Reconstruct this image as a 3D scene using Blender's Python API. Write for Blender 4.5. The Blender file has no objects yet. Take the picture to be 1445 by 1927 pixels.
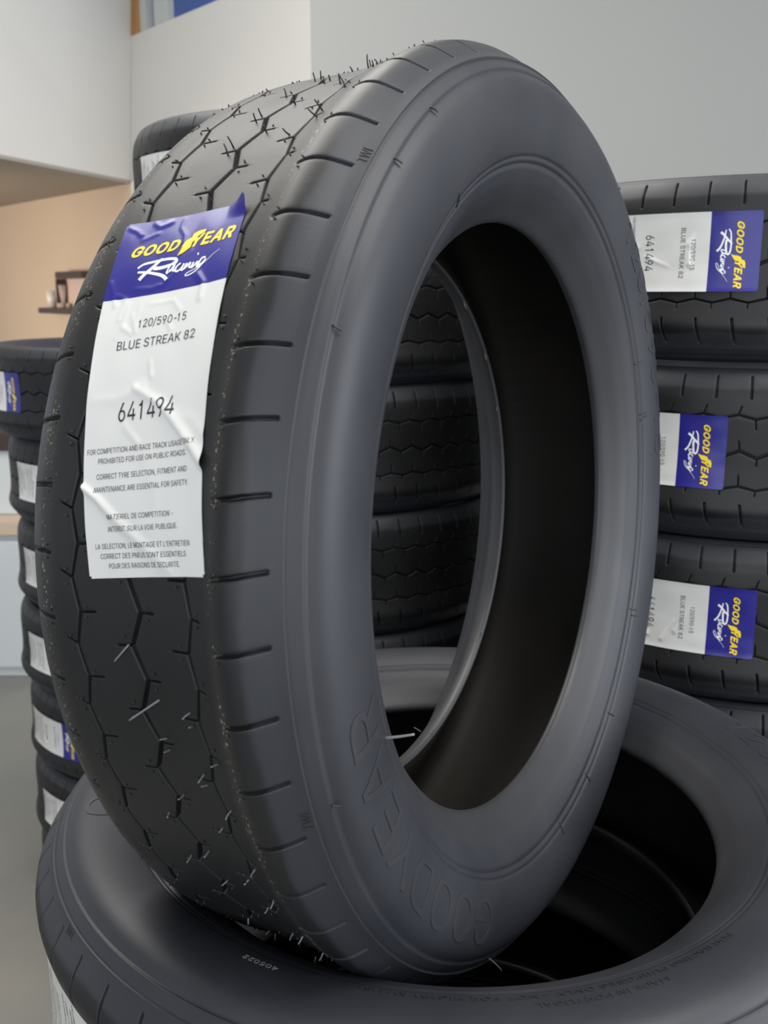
import bpy, bmesh, math, random
import numpy as np
from mathutils import Vector, Matrix
random.seed(7); rng = np.random.default_rng(7)
sc = bpy.context.scene; COL = sc.collection
PI = math.pi; TAU = 2*PI
H = 1.33                                # camera height above the floor
PITCH = math.radians(12.8)
F = 1818.0; CX, CY = 722.5, 963.5
sp, cp = math.sin(PITCH), math.cos(PITCH)
def ray(x, y):
    a, b = (x-CX)/F, (y-CY)/F
    return Vector((a, cp-b*sp, -sp-b*cp))
def cam2w(v): return Vector((v[0], v[2]*cp-v[1]*sp, -v[2]*sp-v[1]*cp))

# ------------------------------------------------------------------ helpers
def tag(o, label=None, cat=None, group=None, kind=None):
    if label: o['label'] = label
    if cat: o['category'] = cat
    if group: o['group'] = group
    if kind: o['kind'] = kind
    return o
def empty(name, loc=(0, 0, 0)):
    o = bpy.data.objects.new(name, None); o.empty_display_size = .05
    COL.objects.link(o); o.location = loc; return o
def mesh_np(name, V, Fc, mats, parent=None, smooth=True, mi=None):
    me = bpy.data.meshes.new(name)
    V = np.asarray(V, np.float32); Fc = np.asarray(Fc, np.int32); k = Fc.shape[1]
    me.vertices.add(len(V)); me.vertices.foreach_set('co', V.ravel())
    me.loops.add(Fc.size); me.loops.foreach_set('vertex_index', Fc.ravel())
    me.polygons.add(len(Fc)); me.polygons.foreach_set('loop_start', np.arange(0, Fc.size, k, dtype=np.int32))
    me.polygons.foreach_set('loop_total', np.full(len(Fc), k, np.int32))
    me.polygons.foreach_set('use_smooth', np.full(len(Fc), smooth, bool))
    if mi is not None: me.polygons.foreach_set('material_index', np.asarray(mi, np.int32))
    me.update(calc_edges=True); me.validate()
    for m in (mats if isinstance(mats, (list, tuple)) else [mats]): me.materials.append(m)
    o = bpy.data.objects.new(name, me); COL.objects.link(o)
    if parent: o.parent = parent
    return o
def bm_obj(name, bm, mat, parent=None, smooth=False):
    me = bpy.data.meshes.new(name); bm.to_mesh(me); bm.free(); me.materials.append(mat)
    for p in me.polygons: p.use_smooth = smooth
    o = bpy.data.objects.new(name, me); COL.objects.link(o)
    if parent: o.parent = parent
    return o
def prism(name, pts, z0, z1, mat, parent=None, bevel=0):
    bm = bmesh.new()
    f = bm.faces.new([bm.verts.new((p[0], p[1], z0)) for p in pts])
    r = bmesh.ops.extrude_face_region(bm, geom=[f])
    bmesh.ops.translate(bm, vec=(0, 0, z1-z0), verts=[v for v in r['geom'] if isinstance(v, bmesh.types.BMVert)])
    bmesh.ops.recalc_face_normals(bm, faces=bm.faces)
    if bevel: bmesh.ops.bevel(bm, geom=bm.edges[:], offset=bevel, segments=2, affect='EDGES')
    return bm_obj(name, bm, mat, parent)
def copy_tree(o, parent=None):
    c = o.copy(); COL.objects.link(c)
    if parent: c.parent = parent
    for ch in list(o.children): copy_tree(ch, c)
    return c

# ------------------------------------------------------------------ materials
def mat(name, base, rough=.5, spec=.5, noise=None, bump=None, coat=0, metallic=0):
    m = bpy.data.materials.new(name); m.use_nodes = True; nt = m.node_tree; b = nt.nodes['Principled BSDF']
    b.inputs['Base Color'].default_value = (*base, 1); b.inputs['Roughness'].default_value = rough
    b.inputs['Specular IOR Level'].default_value = spec; b.inputs['Metallic'].default_value = metallic
    if coat: b.inputs['Coat Weight'].default_value = coat; b.inputs['Coat Roughness'].default_value = .1
    tc = nt.nodes.new('ShaderNodeTexCoord')
    if noise:
        sc_, amt, col2 = noise
        n = nt.nodes.new('ShaderNodeTexNoise'); n.inputs['Scale'].default_value = sc_; n.inputs['Detail'].default_value = 6
        mx = nt.nodes.new('ShaderNodeMix'); mx.data_type = 'RGBA'
        mx.inputs[6].default_value = (*base, 1); mx.inputs[7].default_value = (*col2, 1)
        mr = nt.nodes.new('ShaderNodeMapRange'); mr.inputs[1].default_value = .35; mr.inputs[2].default_value = .7; mr.inputs[4].default_value = amt
        nt.links.new(tc.outputs['Object'], n.inputs['Vector']); nt.links.new(n.outputs['Fac'], mr.inputs[0])
        nt.links.new(mr.outputs[0], mx.inputs[0]); nt.links.new(mx.outputs[2], b.inputs['Base Color'])
    if bump:
        sc_, st = bump
        n = nt.nodes.new('ShaderNodeTexNoise'); n.inputs['Scale'].default_value = sc_; n.inputs['Detail'].default_value = 4
        bp = nt.nodes.new('ShaderNodeBump'); bp.inputs['Strength'].default_value = st; bp.inputs['Distance'].default_value = .001
        nt.links.new(tc.outputs['Object'], n.inputs['Vector']); nt.links.new(n.outputs['Fac'], bp.inputs['Height'])
        nt.links.new(bp.outputs[0], b.inputs['Normal'])
    return m
def rubber(name, base, base2, rough, spec, dust=False, bloom=False):
    """black rubber: faint bloom clouds, fine pores, and on the tread a sprinkle of sandy dust along both shoulders"""
    m = bpy.data.materials.new(name); m.use_nodes = True; nt = m.node_tree; L = nt.links.new
    b = nt.nodes['Principled BSDF']; b.inputs['Specular IOR Level'].default_value = spec
    N = nt.nodes.new; tc = N('ShaderNodeTexCoord')
    n = N('ShaderNodeTexNoise'); n.inputs['Scale'].default_value = 14; n.inputs['Detail'].default_value = 8; L(tc.outputs['Object'], n.inputs['Vector'])
    mr = N('ShaderNodeMapRange'); mr.inputs[1].default_value = .35; mr.inputs[2].default_value = .7; L(n.outputs['Fac'], mr.inputs[0])
    mx = N('ShaderNodeMix'); mx.data_type = 'RGBA'; mx.inputs[6].default_value = (*base, 1); mx.inputs[7].default_value = (*base2, 1)
    L(mr.outputs[0], mx.inputs[0]); col = mx.outputs[2]
    rr = N('ShaderNodeMapRange'); rr.inputs[1].default_value = .3; rr.inputs[2].default_value = .7
    rr.inputs[3].default_value = rough-.05; rr.inputs[4].default_value = rough+.06; L(n.outputs['Fac'], rr.inputs[0]); L(rr.outputs[0], b.inputs['Roughness'])
    if dust or bloom:
        sx = N('ShaderNodeSeparateXYZ'); L(tc.outputs['Object'], sx.inputs[0])
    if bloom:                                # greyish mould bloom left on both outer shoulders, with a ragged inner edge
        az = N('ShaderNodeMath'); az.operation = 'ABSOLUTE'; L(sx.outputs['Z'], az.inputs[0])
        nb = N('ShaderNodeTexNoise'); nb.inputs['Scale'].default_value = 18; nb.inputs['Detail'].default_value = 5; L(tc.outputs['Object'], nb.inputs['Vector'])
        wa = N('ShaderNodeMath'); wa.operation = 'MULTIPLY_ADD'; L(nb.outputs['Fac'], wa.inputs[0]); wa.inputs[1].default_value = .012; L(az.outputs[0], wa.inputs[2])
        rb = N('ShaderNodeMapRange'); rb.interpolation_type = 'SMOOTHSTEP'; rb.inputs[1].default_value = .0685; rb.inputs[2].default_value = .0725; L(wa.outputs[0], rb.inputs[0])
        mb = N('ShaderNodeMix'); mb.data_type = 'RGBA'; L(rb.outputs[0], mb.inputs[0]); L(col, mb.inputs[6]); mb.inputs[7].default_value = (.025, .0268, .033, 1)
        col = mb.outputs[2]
    if dust:
        def band(c, w):
            a = N('ShaderNodeMath'); a.operation = 'SUBTRACT'; L(sx.outputs['Z'], a.inputs[0]); a.inputs[1].default_value = c
            a2 = N('ShaderNodeMath'); a2.operation = 'ABSOLUTE'; L(a.outputs[0], a2.inputs[0])
            r = N('ShaderNodeMapRange'); r.inputs[1].default_value = 0; r.inputs[2].default_value = w; r.inputs[3].default_value = 1; r.inputs[4].default_value = 0
            L(a2.outputs[0], r.inputs[0]); return r.outputs[0]
        b1, b2 = band(.0505, .006), band(-.062, .012)
        ad = N('ShaderNodeMath'); ad.operation = 'MAXIMUM'; L(b1, ad.inputs[0]); L(b2, ad.inputs[1])
        n2 = N('ShaderNodeTexNoise'); n2.inputs['Scale'].default_value = 620; n2.inputs['Detail'].default_value = 2; L(tc.outputs['Object'], n2.inputs['Vector'])
        n3 = N('ShaderNodeTexNoise'); n3.inputs['Scale'].default_value = 24; L(tc.outputs['Object'], n3.inputs['Vector'])
        t = N('ShaderNodeMath'); t.operation = 'MULTIPLY'; L(ad.outputs[0], t.inputs[0]); L(n3.outputs['Fac'], t.inputs[1])
        th = N('ShaderNodeMath'); th.operation = 'MULTIPLY_ADD'; L(t.outputs[0], th.inputs[0]); th.inputs[1].default_value = -.36; th.inputs[2].default_value = .79
        gt = N('ShaderNodeMath'); gt.operation = 'SUBTRACT'; L(n2.outputs['Fac'], gt.inputs[0]); L(th.outputs[0], gt.inputs[1])
        ms = N('ShaderNodeMath'); ms.operation = 'MULTIPLY'; ms.use_clamp = True; L(gt.outputs[0], ms.inputs[0]); ms.inputs[1].default_value = 14
        mx2 = N('ShaderNodeMix'); mx2.data_type = 'RGBA'; L(ms.outputs[0], mx2.inputs[0]); L(col, mx2.inputs[6]); mx2.inputs[7].default_value = (.26, .23, .18, 1)
        # faint even film of dust in the same bands
        fl = N('ShaderNodeMath'); fl.operation = 'MULTIPLY'; L(t.outputs[0], fl.inputs[0]); fl.inputs[1].default_value = .16
        mx3 = N('ShaderNodeMix'); mx3.data_type = 'RGBA'; L(fl.outputs[0], mx3.inputs[0]); L(mx2.outputs[2], mx3.inputs[6]); mx3.inputs[7].default_value = (.16, .145, .115, 1)
        col = mx3.outputs[2]
    L(col, b.inputs['Base Color'])
    n4 = N('ShaderNodeTexNoise'); n4.inputs['Scale'].default_value = 900; n4.inputs['Detail'].default_value = 3; L(tc.outputs['Object'], n4.inputs['Vector'])
    bp = N('ShaderNodeBump'); bp.inputs['Strength'].default_value = .12; bp.inputs['Distance'].default_value = .0004
    L(n4.outputs['Fac'], bp.inputs['Height']); L(bp.outputs[0], b.inputs['Normal'])
    return m
M = {}
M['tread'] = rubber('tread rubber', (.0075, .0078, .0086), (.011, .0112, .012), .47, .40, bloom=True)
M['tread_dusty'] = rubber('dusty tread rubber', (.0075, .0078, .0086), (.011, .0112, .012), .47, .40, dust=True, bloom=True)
M['side'] = rubber('sidewall rubber', (.022, .0233, .0305), (.030, .0312, .039), .5, .48)
M['bead'] = rubber('bead rubber', (.027, .028, .032), (.034, .035, .039), .45, .5)
M['liner'] = rubber('inner liner rubber', (.012, .0105, .009), (.018, .0155, .013), .6, .2)
M['letter'] = rubber('raised lettering rubber', (.027, .028, .034), (.036, .037, .043), .46, .5)
M['whisker'] = mat('vent whisker rubber', (.20, .20, .21), .45)
M['nub'] = mat('vent nub rubber', (.02, .02, .022), .4)
M['white'] = mat('white sticker vinyl', (.70, .70, .68), .28, .5, coat=.5)
M['blue'] = mat('blue sticker print', (.020, .018, .215), .30, .4, coat=.15)
M['yellow'] = mat('yellow print', (.90, .66, .012), .35)
M['dark'] = mat('dark outline print', (.02, .015, .06), .35)
M['script'] = mat('white script print', (.85, .85, .87), .35)
M['ink'] = mat('black print', (.018, .018, .02), .5)
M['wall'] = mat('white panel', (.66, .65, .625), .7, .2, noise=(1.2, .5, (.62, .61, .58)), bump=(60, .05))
M['wall_shaded'] = mat('white panel shaded grey', (.37, .37, .355), .65, .25, noise=(1.0, .5, (.34, .34, .325)), bump=(120, .05))  # right-hand panel: its shade is put into a darker base colour
M['beige'] = mat('beige left wall', (.58, .49, .40), .8, .2, noise=(1.5, .6, (.54, .45, .36)))  # warmer beige base for the wall left of the white panel
M['soffit'] = mat('soffit board', (.36, .33, .30), .8, .2)
M['ceil'] = mat('ceiling paint', (.7, .7, .69), .8, .2)
M['floor'] = mat('sealed grey concrete', (.20, .205, .195), .32, .5, noise=(2.2, .8, (.27, .255, .225)), bump=(9, .06))
M['wood'] = mat('orange varnished wood', (.40, .21, .07), .45, noise=(30, .6, (.33, .16, .05)))
M['frame'] = mat('pale grey window frame', (.52, .55, .53), .45)
M['pane'] = mat('blue film window pane', (.045, .10, .33), .35)
M['cab'] = mat('white cabinet laminate', (.62, .66, .67), .4)
M['top'] = mat('beige worktop', (.60, .47, .36), .5)
M['brown'] = mat('dark brown wood', (.05, .032, .025), .5)
M['pink'] = mat('pale pinkish card', (.62, .50, .46), .6)
def emit(name, col, s):
    m = bpy.data.materials.new(name); m.use_nodes = True; nt = m.node_tree
    e = nt.nodes.new('ShaderNodeEmission'); e.inputs[0].default_value = (*col, 1); e.inputs[1].default_value = s
    nt.links.new(e.outputs[0], nt.nodes['Material Output'].inputs[0]); return m

# ------------------------------------------------------------------ tyre geometry (local z = axle, +z = lettered face)
NP = 56; PT = TAU/NP
PZ = np.array([-.0800, -.075, -.065, -.0555, -.038, -.015, 0, .015, .033, .042, .050, .054, .058, .064, .070, .075, .0800])
PR = np.array([.2797, .2838, .2889, .2911, .2924, .2920, .2919, .2922, .2936, .2956, .2977, .2987, .2990, .2973, .2931, .2888, .2862])
_zf = np.linspace(PZ[0], PZ[-1], 641)
def _smooth(y, n):
    k = np.hanning(n+2)[1:-1]; k /= k.sum(); pad = n//2
    yp = np.concatenate([2*y[0]-y[1:pad+1][::-1], y, 2*y[-1]-y[-pad-1:-1][::-1]])
    return np.convolve(yp, k, 'valid')[:len(y)]
_rf = _smooth(np.interp(_zf, PZ, PR), 41)
def prof(z): return np.interp(z, _zf, _rf)
def prof_n(z):
    d = (prof(z+.0006)-prof(z-.0006))/.0012
    l = np.sqrt(1+d*d); return 1/l, -d/l          # (nr, nz)

# rows inside one pitch
def feat_rows(c, hw, full):                       # (p, depth, kind)
    mm = .001/(.2935*PT); o = []
    for d, dep in ((0, full), (hw-.3, full), (hw, full*.12), (hw+.3, .00008), (hw+.9, 0)):
        for s in ((-1, 1) if d else (1,)): o.append((c+s*d*mm, dep))
    return o
P_S, P_L, P_R = .10, .27, .77
HW_S, HW_P = 1.15, .5
rows = {}
for c, hw, dep, kd in ((P_S, HW_S, .0045, 'S'), (P_L, HW_P, .004, 'L'), (P_R, HW_P, .004, 'R')):
    for p, d in feat_rows(c, hw, dep): rows[round(p % 1, 6)] = (kd, d)
for p in np.arange(.02, 1, .05):
    if all(min(abs(p-q), 1-abs(p-q)) > .018 for q in rows): rows[round(float(p), 6)] = (None, 0)
RP = sorted(rows); RK = [rows[p][0] for p in RP]; RD = np.array([rows[p][1] for p in RP]); RP = np.array(RP)
GR = [(-.0374, .0022, .0021, .0098, .0100), (0.0, .0036, .0029, .0105, .0085), (.0338, .0019, .0019, .0105, .0065)]
cols = set()
for g, amp, w, ll, lr in GR:
    for d in (0, w/2-.00035, w/2, w/2+.0003, w/2+.0009):
        cols.add(round(g+d, 6)); cols.add(round(g-d, 6))
    for s, l in ((-1, ll), (1, lr)):
        for d in (-.0009, -.0003, .0002, .0006): cols.add(round(g+s*(l+d), 6))
for e in (.0488, .0494, .0499, .0503, .0512, .0737, .0742, .0746, .0751, .0757): cols.add(e)
for e in (-.0542, -.0548, -.0553, -.0557, -.0566, -.0768, -.0774, -.0779, -.0784): cols.add(e)
for e in (-.08, .08): cols.add(e)
cs = sorted(cols)
fill = []
for a, b in zip(cs[:-1], cs[1:]):
    n = int((b-a)//.0036)
    for i in range(n): fill.append(a+(b-a)*(i+1)/(n+1))
cs = np.array(sorted(cs+fill))
cs = cs[np.concatenate([[True], np.diff(cs) > .00008])]
def tri(p):
    p = np.asarray(p) % 1
    u = (p-P_L) % 1
    return np.where(u < .5, -1+4*u, 3-4*u)
def warp_amp(s):
    xs = [-.08, -.053, -.0374, -.018, 0, .018, .0338, .047, .08]
    return np.interp(s, xs, [0, 0, .0022, .0022, .0036, .0022, .0019, 0, 0])
def pshift(s):
    return np.interp(s, [-.08, -.0555, -.0374, 0, .034, .0415, .05, .0615, .075, .08], [-.06, -.07, .09, -.02, -.055, -.03, .03, -.02, -.10, -.12])
def tread_mesh(name, parent):
    nr, nc = len(RP), len(cs)
    S = np.broadcast_to(cs, (nr, nc)); P = np.broadcast_to(RP[:, None], (nr, nc))
    dep = np.zeros((nr, nc))
    for g, amp, w, ll, lr in GR:
        d = np.abs(cs-g)
        gd = np.interp(d, [0, w/2-.00034, w/2, w/2+.0003, w/2+.0009], [.005, .005, .0006, .0001, 0])
        dep = np.maximum(dep, gd[None, :])
        for i in range(nr):
            if RK[i] in ('L', 'R'):
                s, l = (-1, ll) if RK[i] == 'L' else (1, lr)
                x = (cs-g)*s
                m = np.interp(x, [-.0001, 0, l-.00031, l+.0002, l+.0006], [0, 1, 1, .1, 0])
                dep[i] = np.maximum(dep[i], RD[i]*m)
    for i in range(nr):
        if RK[i] == 'S':
            m = np.interp(cs, [.0488, .0494, .0499, .0503, .0742, .0746, .0751], [0, .02, .2, 1, 1, .2, 0])
            m2 = np.interp(cs, [-.0779, -.0774, -.0768, -.0557, -.0553, -.0548, -.0542], [0, .2, 1, 1, .2, .02, 0])
            dep[i] = np.maximum(dep[i], RD[i]*np.maximum(m, m2))
    zz = S + warp_amp(S)*tri(P)
    nrr, nz = prof_n(zz)
    R0 = prof(zz)-dep*nrr; Z0 = zz-dep*nz
    th0 = (P+pshift(S))*PT
    base = math.radians(273.98) % PT
    V = []
    for k in range(NP):
        th = th0+k*PT+base
        V.append(np.stack([R0*np.cos(th), R0*np.sin(th), Z0], -1).reshape(-1, 3))
    V = np.concatenate(V); N = NP*nr
    i = np.arange(N)[:, None]; j = np.arange(nc-1)[None, :]; i2 = (i+1) % N
    Fc = np.stack([i*nc+j, i2*nc+j, i2*nc+j+1, i*nc+j+1], -1).reshape(-1, 4)
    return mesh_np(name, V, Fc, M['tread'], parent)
r80 = float(prof(.08))
r80f = float(prof(-.08))
SIDE = [(.0800, r80), (.08035, r80-.0005), (.0789, r80-.0012), (.0804, r80-.0018), (.0825, .2824), (.0845, .2804), (.0855, .2795), (.0858, .2787), (.0854, .2780), (.0866, .2768), (.0880, .2757),
        (.0897, .2740), (.0918, .2708), (.0934, .2655), (.0940, .259), (.0936, .252), (.0925, .2445), (.0908, .2375), (.0892, .2330), (.0885, .2311), (.0873, .2306), (.0880, .2299),
        (.0868, .2282), (.0863, .2274), (.0850, .2269), (.0856, .2262), (.0842, .2235), (.0818, .2180), (.0797, .2150), (.0777, .2122)]
SIDE_F = [(.0800, r80f), (.08035, r80f-.0005), (.0791, r80f-.0012), (.0804, r80f-.0018), (.0824, .2755), (.0834, .2740), (.0838, .2728), (.0838, .2718), (.0836, .2700), (.0828, .2660), (.0805, .2600), (.0765, .2530),
          (.0715, .2460), (.0665, .2385), (.0640, .2345), (.0625, .2318), (.0611, .2313), (.0615, .2304), (.0602, .2285), (.0596, .2276), (.0583, .2271), (.0585, .2262), (.0565, .2225), (.0528, .2165), (.0505, .2130)]
BEAD_F = [(.0505, .2130), (.0485, .2095), (.0462, .2060), (.0438, .2024), (.0412, .1990), (.0385, .1962), (.0355, .1942), (.0320, .1930), (.0290, .1926), (.0274, .1933), (.0268, .1950)]
BEAD = [(.0777, .2122), (.0752, .2090), (.0727, .2063), (.0696, .2033), (.0666, .2003), (.0636, .1972), (.0612, .1952), (.0592, .1944), (.0572, .1947), (.0557, .1958), (.0552, .1970)]
LINER_F = [(.0268, .1950), (.0285, .1990), (.0330, .2070), (.0390, .2160), (.0460, .2275), (.0530, .2400), (.0590, .2520), (.0605, .2625), (.0555, .2700), (.0450, .2755), (.0220, .2790), (0, .2800)]
LINER = [(.0552, .1970), (.0560, .2000), (.0590, .2070), (.0640, .2150), (.0700, .2260), (.0735, .2400), (.0740, .2520), (.0705, .2625), (.0630, .2700), (.0500, .2760), (.0250, .2790), (0, .2800)]
def lathe(name, pr, m, parent, seg=NP*6, rib=0):
    pr = np.array(pr); n = len(pr)
    # refine with Catmull-like subdivision through linear + smoothing kept simple: the lists are dense enough
    th = np.linspace(0, TAU, seg, endpoint=False)
    R = pr[:, 1][None, :]+np.zeros((seg, n))
    if rib:
        ph = (np.arange(seg) % 6 == 0)*1.0
        R = R + rib*ph[:, None]
    X = R*np.cos(th)[:, None]; Y = R*np.sin(th)[:, None]; Z = np.broadcast_to(pr[:, 0], X.shape)
    V = np.stack([X, Y, Z], -1).reshape(-1, 3)
    i = np.arange(seg)[:, None]; j = np.arange(n-1)[None, :]; i2 = (i+1) % seg
    Fc = np.stack([i*n+j, i2*n+j, i2*n+j+1, i*n+j+1], -1).reshape(-1, 4)
    return mesh_np(name, V, Fc, m, parent)
def side_z(r):
    a = np.array(SIDE)[::-1]; return np.interp(r, a[:, 1], a[:, 0])

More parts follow.
